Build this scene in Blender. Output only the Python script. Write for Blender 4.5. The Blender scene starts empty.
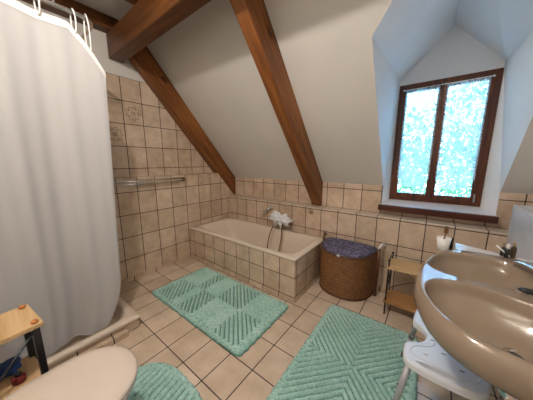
import bpy, bmesh, math, random
from mathutils import Vector, Matrix, noise
random.seed(7)
S = bpy.context.scene
COL = S.collection
PI = math.pi

# ------------------------------------------------------------------ helpers
def link(o): COL.objects.link(o); return o

def tag(o, label=None, cat=None, group=None, kind=None):
    if label: o['label'] = label
    if cat: o['category'] = cat
    if group: o['group'] = group
    if kind: o['kind'] = kind
    return o

def thing(name, label, cat, loc=(0, 0, 0), group=None):
    o = link(bpy.data.objects.new(name, None)); o.location = loc
    o.empty_display_size = .05
    return tag(o, label, cat, group)

def wloc(o):
    v = Vector((0, 0, 0))
    while o is not None: v += o.location; o = o.parent
    return v

def obj(name, V, F, mat, parent=None, smooth=False, loc=None):
    """verts in world space; the object origin goes to loc (or the parent's place)"""
    me = bpy.data.meshes.new(name)
    base = wloc(parent) if parent else Vector((0, 0, 0))
    off = Vector(loc) if loc is not None else base
    me.from_pydata([tuple(Vector(v) - off) for v in V], [], F)
    me.materials.append(mat)
    bm = bmesh.new(); bm.from_mesh(me); bmesh.ops.recalc_face_normals(bm, faces=bm.faces); bm.to_mesh(me); bm.free()
    if smooth:
        for p in me.polygons: p.use_smooth = True
    o = link(bpy.data.objects.new(name, me))
    o.parent = parent
    o.location = off - base
    return o

class MB:
    def __init__(s): s.V = []; s.F = []
    def add(s, V, F):
        n = len(s.V); s.V += [tuple(v) for v in V]; s.F += [tuple(i + n for i in f) for f in F]; return s
    def box(s, x0, x1, y0, y1, z0, z1, bev=0, M=None):
        bm = bmesh.new(); bmesh.ops.create_cube(bm, size=1)
        for v in bm.verts:
            v.co = Vector(((x0 + x1) / 2 + v.co.x * (x1 - x0), (y0 + y1) / 2 + v.co.y * (y1 - y0), (z0 + z1) / 2 + v.co.z * (z1 - z0)))
        if bev: bmesh.ops.bevel(bm, geom=bm.edges[:], offset=bev, segments=2, profile=.5, affect='EDGES')
        if M: bm.transform(M)
        bm.verts.index_update()
        s.add([v.co[:] for v in bm.verts], [[v.index for v in f.verts] for f in bm.faces]); bm.free(); return s
    def tube(s, pts, r, n=10, closed=False, cap=True):
        P = [Vector(p) for p in pts]; m = len(P); V = []; F = []
        up = None
        for i, p in enumerate(P):
            if closed: t = P[(i + 1) % m] - P[i - 1]
            else: t = P[min(i + 1, m - 1)] - P[max(i - 1, 0)]
            t.normalize()
            if up is None:
                up = t.orthogonal().normalized()
            up = (up - t * up.dot(t)).normalized(); w = t.cross(up)
            rr = r[i] if isinstance(r, (list, tuple)) else r
            for k in range(n):
                a = 2 * PI * k / n; V.append(p + (up * math.cos(a) + w * math.sin(a)) * rr)
        for i in range(m if closed else m - 1):
            for k in range(n):
                a = i * n + k; b = i * n + (k + 1) % n; j = (i + 1) % m
                F.append((a, b, j * n + (k + 1) % n, j * n + k))
        if cap and not closed:
            F.append(tuple(range(n))[::-1]); F.append(tuple((m - 1) * n + k for k in range(n)))
        return s.add(V, F)
    def rings(s, R, cap0=False, cap1=False):
        n = len(R[0]); V = [p for r in R for p in r]; F = []
        for i in range(len(R) - 1):
            for k in range(n):
                F.append((i * n + k, i * n + (k + 1) % n, (i + 1) * n + (k + 1) % n, (i + 1) * n + k))
        if cap0: F.append(tuple(range(n))[::-1])
        if cap1: F.append(tuple((len(R) - 1) * n + k for k in range(n)))
        return s.add(V, F)
    def lathe(s, c, prof, n=20, axis=(0, 0, 1), cap=True):
        q = Vector((0, 0, 1)).rotation_difference(Vector(axis).normalized())
        R = [[Vector(c) + q @ Vector((r * math.cos(2 * PI * k / n), r * math.sin(2 * PI * k / n), z)) for k in range(n)] for r, z in prof]
        return s.rings(R, cap, cap)
    def ball(s, c, r, n=14, m=8, sc=(1, 1, 1)):
        R = []
        for i in range(m + 1):
            a = PI * i / m; q = max(math.sin(a), .02)
            R.append([(c[0] + r * q * math.cos(2 * PI * k / n) * sc[0], c[1] + r * q * math.sin(2 * PI * k / n) * sc[1], c[2] - r * math.cos(a) * sc[2]) for k in range(n)])
        return s.rings(R, True, True)
    def prism(s, poly, d):
        """poly: 3-D loop, d: extrusion vector"""
        n = len(poly); A = [Vector(p) for p in poly]; B = [p + Vector(d) for p in A]
        return s.add(A + B, [tuple(range(n))[::-1], tuple(range(n, 2 * n))] + [(i, (i + 1) % n, n + (i + 1) % n, n + i) for i in range(n)])
    def build(s, name, mat, parent=None, smooth=False, loc=None):
        return obj(name, s.V, s.F, mat, parent, smooth, loc)

def struct(name, mb, mat, smooth=False):
    return tag(mb.build(name, mat, None, smooth), kind='structure')

def rr(cx, cy, a, b, n, z, N=72, b2=None, n2=None, ang=None):
    out = []
    for t in (ang or [2 * PI * k / N for k in range(N)]):
        c, d = math.cos(t), math.sin(t)
        bb = b if d >= 0 or b2 is None else b2
        nn = n if d >= 0 or n2 is None else n2
        if nn >= 20: r = min(a / max(abs(c), 1e-9), bb / max(abs(d), 1e-9))
        else: r = (abs(c / a) ** nn + abs(d / bb) ** nn) ** (-1 / nn)
        out.append((cx + r * c, cy + r * d, z))
    return out

def corner_angles(a, b, N=96):
    q = math.atan2(b, a); base = [q, PI - q, PI + q, 2 * PI - q]
    L = sorted([2 * PI * k / N for k in range(N)] + base + [x + e for x in base for e in (-.012, .012)])
    return L

def spline(pts, n=8):
    P = [Vector(p) for p in pts]; out = []
    for i in range(len(P) - 1):
        p0 = P[max(i - 1, 0)]; p1 = P[i]; p2 = P[i + 1]; p3 = P[min(i + 2, len(P) - 1)]
        for k in range(n):
            t = k / n
            out.append(.5 * ((2 * p1) + (p2 - p0) * t + (2 * p0 - 5 * p1 + 4 * p2 - p3) * t * t + (3 * p1 - p0 - 3 * p2 + p3) * t ** 3))
    out.append(P[-1]); return out

# ------------------------------------------------------------------ materials
class NT:
    def __init__(s, name):
        s.m = bpy.data.materials.new(name); s.m.use_nodes = True
        s.t = s.m.node_tree; s.b = s.t.nodes['Principled BSDF']; s.out = s.t.nodes['Material Output']
        s.geo = None
    def n(s, typ, **kw):
        x = s.t.nodes.new(typ)
        for k, v in kw.items(): setattr(x, k, v)
        return x
    def l(s, a, b): s.t.links.new(a, b)
    def math(s, op, a, b=None, c=None):
        x = s.n('ShaderNodeMath', operation=op)
        for i, v in enumerate((a, b, c)):
            if v is None: continue
            if isinstance(v, (int, float)): x.inputs[i].default_value = v
            else: s.l(v, x.inputs[i])
        return x.outputs[0]
    def coord(s, kind='Object'):
        x = s.n('ShaderNodeTexCoord'); return x.outputs[kind]
    def map(s, vec, scale=(1, 1, 1), rot=(0, 0, 0)):
        x = s.n('ShaderNodeMapping'); x.inputs['Scale'].default_value = scale; x.inputs['Rotation'].default_value = rot
        s.l(vec, x.inputs['Vector']); return x.outputs[0]
    def noise(s, vec, scale, detail=3, rough=.5):
        x = s.n('ShaderNodeTexNoise'); x.inputs['Scale'].default_value = scale; x.inputs['Detail'].default_value = detail
        x.inputs['Roughness'].default_value = rough
        s.l(vec, x.inputs['Vector']); return x.outputs['Fac']
    def ramp(s, fac, stops):
        x = s.n('ShaderNodeValToRGB'); e = x.color_ramp.elements
        while len(e) < len(stops): e.new(.5)
        for i, (p, c) in enumerate(stops): e[i].position = p; e[i].color = (*c, 1)
        s.l(fac, x.inputs[0]); return x.outputs[0]
    def mix(s, fac, a, b):
        x = s.n('ShaderNodeMix', data_type='RGBA')
        if isinstance(fac, (int, float)): x.inputs[0].default_value = fac
        else: s.l(fac, x.inputs[0])
        for i, v in ((6, a), (7, b)):
            if isinstance(v, tuple): x.inputs[i].default_value = (*v, 1)
            else: s.l(v, x.inputs[i])
        return x.outputs[2]
    def bump(s, h, strength=.3, dist=.01):
        x = s.n('ShaderNodeBump'); x.inputs['Strength'].default_value = strength; x.inputs['Distance'].default_value = dist
        s.l(h, x.inputs['Height']); s.l(x.outputs[0], s.b.inputs['Normal'])

def lin(r, g, b):
    f = lambda c: (c / 255 / 12.92) if c / 255 <= .04045 else ((c / 255 + .055) / 1.055) ** 2.4
    return (f(r), f(g), f(b))

def plain(name, rgb, rough=.5, metal=0, var=.06, scale=12, bump=0, bscale=60, spec=.5):
    m = NT(name); c = m.coord()
    f = m.noise(c, scale)
    k0 = tuple(x * (1 - var) for x in rgb); k1 = tuple(min(1, x * (1 + var)) for x in rgb)
    m.l(m.ramp(f, [(.3, k0), (.7, k1)]), m.b.inputs['Base Color'])
    m.b.inputs['Roughness'].default_value = rough; m.b.inputs['Metallic'].default_value = metal
    m.b.inputs['Specular IOR Level'].default_value = spec
    if bump: m.bump(m.noise(c, bscale, 2), bump, .004)
    return m.m

def tiles(name, U, V, su, sv, ou, ov, ca, cb, grout, rough=.22, gw=.007, decor=(), spec=.5, nscale=9):
    m = NT(name); c = m.coord()
    sp = m.n('ShaderNodeSeparateXYZ'); m.l(c, sp.inputs[0])
    u = m.math('DIVIDE', m.math('SUBTRACT', sp.outputs[U], ou), su)
    v = m.math('DIVIDE', m.math('SUBTRACT', sp.outputs[V], ov), sv)
    fu, fv = m.math('FRACT', u), m.math('FRACT', v)
    iu, iv = m.math('FLOOR', u), m.math('FLOOR', v)
    du = m.math('MULTIPLY', m.math('MINIMUM', fu, m.math('SUBTRACT', 1, fu)), su)
    dv = m.math('MULTIPLY', m.math('MINIMUM', fv, m.math('SUBTRACT', 1, fv)), sv)
    d = m.math('MINIMUM', du, dv)
    mask = m.n('ShaderNodeMapRange', interpolation_type='SMOOTHSTEP')
    mask.inputs['From Min'].default_value = gw * .35; mask.inputs['From Max'].default_value = gw * .75
    m.l(d, mask.inputs['Value']); mk = mask.outputs[0]
    cb3 = m.n('ShaderNodeCombineXYZ'); m.l(iu, cb3.inputs[0]); m.l(iv, cb3.inputs[1])
    wn = m.n('ShaderNodeTexWhiteNoise', noise_dimensions='3D'); m.l(cb3.outputs[0], wn.inputs['Vector'])
    # cloudy glaze, brighter towards the middle of each tile like the real ones
    ns = m.noise(c, nscale, 4, .6)
    f = m.math('ADD', m.math('MULTIPLY', ns, .9), m.math('MULTIPLY', m.math('SUBTRACT', wn.outputs['Value'], .5), .28))
    col = m.ramp(f, [(.2, ca), (.78, cb)])
    ns2 = m.noise(c, 60, 3, .7)
    col = m.mix(m.math('MULTIPLY', m.math('GREATER_THAN', ns2, .62), .18), col, tuple(x * .62 for x in ca))
    for (ku, kv, kind) in decor:
        sel = m.math('MULTIPLY', m.math('COMPARE', iu, ku, .1), m.math('COMPARE', iv, kv, .1))
        x = m.math('MULTIPLY', m.math('SUBTRACT', fu, .5), su); y = m.math('MULTIPLY', m.math('SUBTRACT', fv, .5), sv)
        r = m.math('SQRT', m.math('ADD', m.math('MULTIPLY', x, x), m.math('MULTIPLY', y, y)))
        th = m.math('ARCTAN2', y, x)
        wob = m.math('MULTIPLY', m.noise(c, 28, 2), .022)
        rf = m.math('ADD', .048, m.math('MULTIPLY', m.math('COSINE', m.math('MULTIPLY', th, 5 + kind)), .02))
        l1 = m.math('LESS_THAN', m.math('ABSOLUTE', m.math('SUBTRACT', m.math('ADD', r, wob), rf)), .0035)
        l2 = m.math('LESS_THAN', m.math('ABSOLUTE', m.math('SUBTRACT', m.math('ADD', r, wob), .024)), .003)
        l3 = m.math('LESS_THAN', m.math('ABSOLUTE', m.math('SUBTRACT', m.math('ADD', r, wob), m.math('ADD', .078, m.math('MULTIPLY', m.math('COSINE', m.math('MULTIPLY', th, 9)), .008)))), .003)
        ln = m.math('MULTIPLY', sel, m.math('MAXIMUM', l1, m.math('MAXIMUM', l2, l3)))
        col = m.mix(m.math('MULTIPLY', ln, .8), col, lin(92, 72, 62))
    col = m.mix(mk, grout, col)
    m.l(col, m.b.inputs['Base Color'])
    m.l(m.ramp(mk, [(0, (.8,) * 3), (1, (rough,) * 3)]), m.b.inputs['Roughness'])
    m.b.inputs['Specular IOR Level'].default_value = spec
    h = m.math('ADD', mk, m.math('MULTIPLY', m.noise(c, 14, 2), .25))
    m.bump(h, .35, .004)
    return m.m

def wood(name, dark, mid, light, axis=0, rough=.45, scale=1.0, spec=.4):
    m = NT(name); c = m.coord()
    sc = [22 * scale] * 3; sc[axis] = 1.6 * scale
    v = m.map(c, tuple(sc)); n1 = m.noise(v, 1, 5, .6)
    sc2 = [70 * scale] * 3; sc2[axis] = 3 * scale
    n2 = m.noise(m.map(c, tuple(sc2)), 1, 3, .5)
    f = m.math('ADD', m.math('MULTIPLY', n1, .75), m.math('MULTIPLY', n2, .25))
    col = m.ramp(f, [(.32, dark), (.5, mid), (.68, light)])
    vo = m.n('ShaderNodeTexVoronoi'); sc3 = [5 * scale] * 3; sc3[axis] = 2.2 * scale
    m.l(m.map(c, tuple(sc3)), vo.inputs['Vector']); vo.inputs['Scale'].default_value = 1
    kn = m.math('LESS_THAN', vo.outputs['Distance'], .1)
    col = m.mix(m.math('MULTIPLY', kn, .7 if 'beam' in name else 0.0), col, tuple(x * .4 for x in dark))
    m.l(col, m.b.inputs['Base Color']); m.b.inputs['Roughness'].default_value = rough
    m.b.inputs['Specular IOR Level'].default_value = spec
    m.bump(f, .25, .004)
    return m.m

M = {}
GR = lin(62, 44, 33)
TA, TB = lin(188, 162, 136), lin(230, 209, 186)
M['tile_left_low'] = tiles('tile_left_low', 1, 2, .2, .25, -1.5453, .0095, TA, TB, GR)
M['tile_left_up'] = tiles('tile_left_up', 1, 2, .2, .24, -1.563, 1.263, TA, TB, GR, decor=((1, 2, 0), (0, 1, 1)))
M['tile_back_low'] = tiles('tile_back_low', 0, 2, .2, .25, 0.0, .022, TA, TB, GR)
M['tile_back_up'] = tiles('tile_back_up', 0, 2, .2, .236, -.005, .79, TA, TB, GR)
M['tile_ledge'] = tiles('tile_ledge', 0, 1, .2, .4, 0.0, -.03, lin(206, 188, 166), lin(230, 216, 200), GR, rough=.12)  # ledge tiles coloured lighter, standing in for window light on the ledge
M['tile_ledge_y'] = tiles('tile_ledge_y', 1, 0, .2, .4, -1.5453, -.2, TA, TB, GR, rough=.2)
M['tile_tub'] = tiles('tile_tub', 0, 2, .2, .2, .066, .053, TA, TB, GR)
M['tile_tub_end'] = tiles('tile_tub_end', 1, 2, .2, .2, -.728, .053, TA, TB, GR)
M['tile_plinth_x'] = tiles('tile_plinth_x', 0, 2, .2032, .2, 1.8064 - .13, -.1, TA, TB, GR)
M['tile_plinth_y'] = tiles('tile_plinth_y', 1, 2, .2441, .2, -.7462, -.1, TA, TB, GR)
M['tile_floor'] = tiles('tile_floor', 0, 1, .2032, .2441, 1.8064, -.7462, lin(196, 174, 150), lin(232, 212, 190), lin(46, 32, 24), rough=.16, gw=.0062, nscale=6)
M['tile_white'] = tiles('tile_white', 1, 2, .15, .6, -.04, -.2, lin(214, 216, 222), lin(228, 230, 235), lin(176, 170, 172), rough=.15, gw=.004)
M['tile_base'] = tiles('tile_base', 1, 2, .2, .3, -1.95, -.2, TA, TB, GR)
M['plaster'] = plain('plaster', lin(216, 211, 204), .9, var=.02, scale=3, bump=.15, bscale=220, spec=.2)
M['plaster_dormer'] = plain('plaster_dormer', lin(240, 241, 241), .9, var=.02, scale=3, bump=.3, bscale=140, spec=.2)
BD, BM_, BL = lin(80, 42, 16), lin(126, 75, 35), lin(164, 106, 54)
M['beam'] = wood('beam', BD, BM_, BL, 0)
M['beam_dark'] = wood('beam_dark', lin(62, 34, 15), lin(94, 56, 26), lin(122, 76, 38), 0)
M['frame'] = wood('frame', lin(58, 28, 16), lin(88, 46, 28), lin(116, 66, 42), 2, rough=.35)
M['nosing'] = wood('nosing', lin(52, 24, 16), lin(76, 36, 24), lin(96, 50, 34), 0, rough=.35)
M['pine'] = wood('pine', lin(178, 138, 92), lin(206, 170, 122), lin(222, 190, 146), 0, rough=.4)
M['pine_dark'] = wood('pine_dark', lin(150, 106, 62), lin(180, 134, 84), lin(198, 154, 104), 0, rough=.4)
M['white'] = plain('white', lin(232, 230, 226), .35, var=.02)
M['sill'] = plain('sill', lin(226, 222, 222), .3, var=.03)
M['plastic'] = plain('plastic', lin(226, 228, 232), .35, var=.01)
M['beige'] = plain('beige', lin(206, 184, 160), .12, var=.01, spec=.6)
M['tub'] = plain('tub', lin(224, 208, 190), .13, var=.01, spec=.6)
M['basin'] = plain('basin', lin(144, 126, 107), .05, var=.01, spec=.7)
M['lid'] = plain('lid', lin(214, 198, 182), .2, var=.01, spec=.5)
M['chrome'] = plain('chrome', (.75, .75, .76), .12, 1, var=.02)
M['alu'] = plain('alu', (.5, .5, .52), .35, .25, var=.03)
M['black'] = plain('black', (.012, .012, .014), .3, var=.1)
M['rubber'] = plain('rubber', (.14, .14, .15), .8, var=.1)
M['iron'] = plain('iron', (.05, .045, .04), .35, .6, var=.1)
M['brass'] = plain('brass', (.45, .33, .2), .35, .9, var=.1)
M['hose'] = plain('hose', lin(120, 84, 52), .4, .3, var=.1)
M['orangewood'] = plain('orangewood', lin(196, 124, 60), .35, var=.1)
M['blue'] = plain('blue', lin(30, 66, 118), .6, var=.15, scale=40)
M['red'] = plain('red', lin(130, 40, 36), .6, var=.15)
M['cloth'] = plain('cloth', lin(236, 236, 238), .9, var=.02)
M['shelfpale'] = plain('shelfpale', lin(214, 202, 190), .25, var=.03)
M['joint'] = plain('joint', lin(60, 42, 32), .8)
def lidcloth():
    m = NT('lid_fabric'); c = m.coord()
    f = m.noise(c, 34, 5, .7)
    m.l(m.ramp(f, [(.3, lin(48, 46, 66)), (.5, lin(84, 82, 108)), (.64, lin(140, 138, 164))]), m.b.inputs['Base Color'])
    m.b.inputs['Roughness'].default_value = .85; m.bump(f, .5, .01); return m.m
M['navy'] = lidcloth()
def wicker():
    m = NT('wicker'); c = m.coord()
    sp = m.n('ShaderNodeSeparateXYZ'); m.l(c, sp.inputs[0])
    a = m.math('MULTIPLY', m.math('ARCTAN2', sp.outputs[1], sp.outputs[0]), 30)
    a = m.math('ADD', a, m.math('MULTIPLY', sp.outputs[0], 60))
    z = m.math('MULTIPLY', sp.outputs[2], 80)
    fz = m.math('FRACT', z); row = m.math('FLOOR', z)
    w = m.math('SINE', m.math('ADD', a, m.math('MULTIPLY', row, PI)))
    h = m.math('MULTIPLY', m.math('SINE', m.math('MULTIPLY', fz, PI)), m.math('ADD', .6, m.math('MULTIPLY', w, .4)))
    n = m.noise(c, 25, 3)
    f = m.math('ADD', m.math('MULTIPLY', h, .6), m.math('MULTIPLY', n, .4))
    m.l(m.ramp(f, [(.15, lin(70, 42, 20)), (.45, lin(138, 90, 48)), (.8, lin(182, 130, 78))]), m.b.inputs['Base Color'])
    m.b.inputs['Roughness'].default_value = .55; m.bump(h, .8, .006); return m.m
M['wicker'] = wicker()
M['rattan'] = plain('rattan', lin(96, 58, 34), .4, var=.2, scale=25)
def rugmat():
    m = NT('rug_pile'); c = m.coord()
    f = m.noise(c, 70, 4, .75); g = m.noise(c, 5, 2)
    ff = m.math('ADD', m.math('MULTIPLY', f, .75), m.math('MULTIPLY', g, .25))
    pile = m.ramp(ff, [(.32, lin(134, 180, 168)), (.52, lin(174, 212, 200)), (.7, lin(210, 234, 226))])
    sp = m.n('ShaderNodeSeparateXYZ'); m.l(c, sp.inputs[0])          # colour darkened by height, painting shade into the grooves between tufted rows
    groove_shade = m.n('ShaderNodeMapRange'); groove_shade.inputs['From Min'].default_value = .010; groove_shade.inputs['From Max'].default_value = .026
    m.l(m.math('ADD', sp.outputs[2], m.math('MULTIPLY', m.math('SUBTRACT', f, .5), .012)), groove_shade.inputs['Value'])
    m.l(m.mix(groove_shade.outputs[0], lin(92, 142, 130), pile), m.b.inputs['Base Color'])
    m.b.inputs['Roughness'].default_value = 1; m.b.inputs['Specular IOR Level'].default_value = .1
    m.b.inputs['Sheen Weight'].default_value = .3
    m.bump(m.noise(c, 160, 2), .5, .006); return m.m
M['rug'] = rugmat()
def curtainmat():
    m = NT('shower_curtain'); c = m.coord()
    n = m.noise(c, 300, 2)
    m.l(m.ramp(n, [(.3, lin(196, 194, 194)), (.7, lin(210, 208, 208))]), m.b.inputs['Base Color'])
    m.b.inputs['Roughness'].default_value = .6; m.b.inputs['Specular IOR Level'].default_value = .3
    tr = m.n('ShaderNodeBsdfTranslucent'); tr.inputs[0].default_value = (*lin(236, 234, 232), 1)
    mx = m.n('ShaderNodeMixShader'); mx.inputs[0].default_value = .22
    m.l(m.b.outputs[0], mx.inputs[1]); m.l(tr.outputs[0], mx.inputs[2]); m.l(mx.outputs[0], m.out.inputs[0])
    m.bump(m.noise(c, 9, 3), .15, .01)
    return m.m
M['curtain'] = curtainmat()
def lacemat():
    m = NT('lace'); c = m.coord()
    vo = m.n('ShaderNodeTexVoronoi'); vo.inputs['Scale'].default_value = 75; m.l(c, vo.inputs['Vector'])
    hole = m.math('LESS_THAN', vo.outputs['Distance'], .36)
    sp = m.n('ShaderNodeSeparateXYZ'); m.l(c, sp.inputs[0])
    mot = m.noise(c, 16, 3, .6)
    dens = m.math('GREATER_THAN', mot, .56)        # woven motifs are denser
    a = m.math('MULTIPLY', hole, m.math('SUBTRACT', 1, m.math('MULTIPLY', dens, .8)))
    a = m.math('ADD', m.math('MULTIPLY', a, .85), .12)
    tp = m.n('ShaderNodeBsdfTransparent'); df = m.n('ShaderNodeBsdfDiffuse'); df.inputs[0].default_value = (.8, .84, .84, 1)
    tr = m.n('ShaderNodeBsdfTranslucent'); tr.inputs[0].default_value = (.36, .38, .38, 1)
    m1 = m.n('ShaderNodeMixShader'); m1.inputs[0].default_value = .6; m.l(df.outputs[0], m1.inputs[1]); m.l(tr.outputs[0], m1.inputs[2])
    m2 = m.n('ShaderNodeMixShader'); m.l(a, m2.inputs[0]); m.l(m1.outputs[0], m2.inputs[1]); m.l(tp.outputs[0], m2.inputs[2])
    m.l(m2.outputs[0], m.out.inputs[0]); return m.m
M['lace'] = lacemat()
def glassmat():
    m = NT('pane_glass'); tp = m.n('ShaderNodeBsdfTransparent'); gl = m.n('ShaderNodeBsdfGlossy'); gl.inputs['Roughness'].default_value = .02
    fr = m.n('ShaderNodeFresnel'); fr.inputs[0].default_value = 1.45
    mx = m.n('ShaderNodeMixShader'); m.l(fr.outputs[0], mx.inputs[0]); m.l(tp.outputs[0], mx.inputs[1]); m.l(gl.outputs[0], mx.inputs[2])
    m.l(mx.outputs[0], m.out.inputs[0]); return m.m
M['glass'] = glassmat()
def leafmat():
    m = NT('leaves'); c = m.coord(); f = m.noise(c, 3, 3)
    col = m.ramp(f, [(.35, lin(34, 70, 32)), (.65, lin(104, 152, 80))])
    m.l(col, m.b.inputs['Base Color']); m.b.inputs['Roughness'].default_value = .6
    tr = m.n('ShaderNodeBsdfTranslucent'); m.l(col, tr.inputs[0])
    mx = m.n('ShaderNodeMixShader'); mx.inputs[0].default_value = .45
    m.l(m.b.outputs[0], mx.inputs[1]); m.l(tr.outputs[0], mx.inputs[2]); m.l(mx.outputs[0], m.out.inputs[0]); return m.m
M['leaf'] = leafmat()
M['bark'] = plain('bark', lin(90, 72, 56), .9, var=.2, scale=20)

# ------------------------------------------------------------------ the room
SL = 1.17                     # rise of the roof slope per metre of run
XR, YN, ZC = 3.4, -2.85, 2.71
def sy(z): return .17 - (z - 1.087) / SL       # y of the slope plane at height z
def by(z): return .13 - (z - .79) / SL         # y of the rafters' under face

struct('floor', MB().box(-.3, 3.55, -3.0, .4, -.12, 0), M['tile_floor'])
struct('ceiling', MB().box(-.3, 3.55, -3.0, -1.15, ZC, ZC + .1), M['plaster'])
struct('wall_left', MB().box(-.3, -.11, -3.0, .5, 0, 2.223), M['tile_left_up'])
struct('trim_1', MB().box(-.3, -.113, -3.0, .5, 2.223, ZC), M['plaster'])
struct('trim_2', MB().prism([(-.11, YN, 0), (-.11, .17, 0), (-.11, .17, .79), (-.11, by(.79) , .79), (-.11, by(1.163), 1.163), (-.11, YN, 1.163)], (.11, 0, 0)), M['tile_left_low'])
struct('trim_3', MB().box(-.112, .004, YN, by(1.163), 1.155, 1.168, .003), M['tile_ledge_y'])
struct('baseboard_left', MB().box(0, .008, -1.75, -.728, 0, .046, .002), M['tile_plinth_y'])
struct('wall_back', MB().box(-.3, 3.55, 0, .17, 0, .782), M['tile_back_low'])
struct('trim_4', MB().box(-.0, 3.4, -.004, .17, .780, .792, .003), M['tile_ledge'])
kw = MB()
kw.box(-.3, 2.2, .17, .32, 0, 1.087); kw.box(2.2, 3.05, .17, .32, 0, .845); kw.box(3.05, 3.55, .17, .32, 0, 1.087)
struct('trim_5', kw, M['tile_back_up'])
struct('baseboard_back', MB().box(1.70, 3.1, -.008, 0, 0, .046, .002), M['tile_plinth_x'])
struct('wall_right', MB().box(XR, XR + .15, -3.0, .3, 0, ZC), M['plaster'])
struct('wall_near', MB().box(-.3, 3.55, YN - .15, YN, 0, ZC), M['plaster'])
struct('trim_6', MB().box(3.1, XR, YN, .0, 0, 1.02, .003), M['tile_white'])

# roof slope with the dormer opening
nv = Vector((0, SL, 1)).normalized() * .06
sl = MB()
def sp_(x, z): return (x, sy(z), z)
zb, zt = 1.087, ZC + .06
DX0, DX1, DXM, ZE, ZR_ = 2.2, 3.05, 2.62, 2.13, 2.5
for poly in ([sp_(-.3, zb), sp_(DX0, zb), sp_(DX0, zt), sp_(-.3, zt)],
             [sp_(DX1, zb), sp_(3.55, zb), sp_(3.55, zt), sp_(DX1, zt)],
             [sp_(DX0, ZE), sp_(DXM, ZR_), sp_(DXM, zt), sp_(DX0, zt)],
             [sp_(DXM, ZR_), sp_(DX1, ZE), sp_(DX1, zt), sp_(DXM, zt)]):
    sl.prism(poly, nv)
struct('wall_slope', sl, M['plaster'])

# dormer
YW = .3; WX0, WX1 = 2.25, 2.965; WZ0, WZ1 = .935, 2.075
dl = MB().prism([(DX0, .173, .86), (DX0, .173, 1.085), (DX0, sy(ZE), ZE), (WX0, YW, ZE), (WX0, YW, .86)], (-.05, 0, 0))
struct('wall_dormer_left', dl, M['plaster_dormer'])
dr = MB().prism([(DX1, .173, .86), (DX1, .173, 1.085), (DX1, sy(ZE), ZE), (WX1, YW, ZE), (WX1, YW, .86)], (.05, 0, 0))
struct('wall_dormer_right', dr, M['plaster_dormer'])
gz = 2.5
rl = MB().prism([(DX0, sy(ZE), ZE), (DXM, sy(ZR_), ZR_), (DXM, YW, ZR_), (WX0, YW, ZE)], (0, 0, .05))
rl.prism([(DX1, sy(ZE), ZE), (DXM, sy(ZR_), ZR_), (DXM, YW, ZR_), (WX1, YW, ZE)], (0, 0, .05))
struct('ceiling_dormer', rl, M['plaster_dormer'])
gb = MB().prism([(WX0 - .1, YW, WZ1), (WX1 + .1, YW, WZ1), (WX1 + .1, YW, ZE), (WX1, YW, ZE), (DXM, YW, ZR_ + .02), (WX0, YW, ZE), (WX0 - .1, YW, ZE)], (0, .08, 0))
gb.box(WX0 - .1, WX0, YW, YW + .08, .8, WZ1); gb.box(WX1, WX1 + .1, YW, YW + .08, .8, WZ1); gb.box(WX0, WX1, YW + .0, YW + .08, .8, WZ0)
struct('wall_dormer_gable', gb, M['plaster_dormer'])
si = MB().prism([(DX0 , .11, .897), (DX1, .11, .897), (DX1, .17, .9), (WX1 + .01, YW, .93), (WX0 - .01, YW, .93), (DX0, .17, .9)], (0, 0, -.04))
struct('trim_7', si, M['sill'])
struct('trim_8', MB().box(2.185, 3.055, .075, .112, .842, .9, .004), M['nosing'])

# window: fixed frame, two sashes, two panes
win = thing('window', 'x', 'x', (WX0, YW, WZ0)); win.name = 'window_1'
for k in ('label', 'category'): del win[k]
tag(win, kind='structure')
fr = MB()
fy0, fy1 = YW - .012, YW + .05
fr.box(WX0, WX0 + .042, fy0, fy1, WZ0, WZ1, .003); fr.box(WX1 - .05, WX1, fy0, fy1, WZ0, WZ1, .003)
fr.box(WX0, WX1, fy0 + .001, fy1 - .001, WZ1 - .045, WZ1, .003); fr.box(WX0, WX1, fy0 + .001, fy1 - .001, WZ0, WZ0 + .042, .003)
fo = fr.build('window_frame', M['frame'], win)
MX = 2.592
def sash(x0, x1):
    s = MB(); w = .036; z0, z1 = WZ0 + .036, WZ1 - .04; a, b = fy0 - .014, fy0 + .03
    s.box(x0, x0 + w, a, b, z0, z1, .004); s.box(x1 - w, x1, a, b, z0, z1, .004)
    s.box(x0, x1, a + .001, b - .001, z1 - w, z1, .004); s.box(x0, x1, a + .001, b - .001, z0, z0 + w + .008, .004)
    o = s.build('sash', M['frame'], win)
    MB().box(x0 + w * .8, x1 - w * .8, fy0 + .012, fy0 + .016, z0 + w * .8, z1 - w * .8).build('pane', M['glass'], o)
sash(WX0 + .033, MX + .004); sash(MX - .004 + .008, WX1 - .04)
h = MB(); h.box(WX1 - .058, WX1 - .044, fy0 - .028, fy0 - .014, .975, 1.05, .003)
h.build('hinge', M['chrome'], win)

# lace half curtains
def lace(x0, x1, zt, zb, lab):
    V = []; F = []; nx, nz = 40, 50
    for j in range(nz + 1):
        for i in range(nx + 1):
            u = i / nx; x = x0 + (x1 - x0) * u
            e = min(u, 1 - u)
            low = zb + (.085 if e < .12 else .0) + .012 * abs(math.sin(u * PI * 7))
            z = zt + (low - zt) * j / nz
            V.append((x, fy0 - .026 + .005 * math.sin(u * 26 + j * .05), z))
    for j in range(nz):
        for i in range(nx):
            a = j * (nx + 1) + i; F.append((a, a + 1, a + nx + 2, a + nx + 1))
    t = thing('lace_curtain', lab, 'curtain', (x0, fy0 - .03, zb), 'lace curtains on the window')
    obj('lace_panel', V, F, M['lace'], t, True)
    MB().tube([(x0 - .012, fy0 - .028, zt + .004), (x1 + .012, fy0 - .028, zt + .004)], .0035, 8).build('rod', M['white'], t)
    for q in (x0 - .014, x1 + .014): MB().ball((q, fy0 - .028, zt + .004), .008).build('rod_end', M['white'], t, True)
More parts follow.
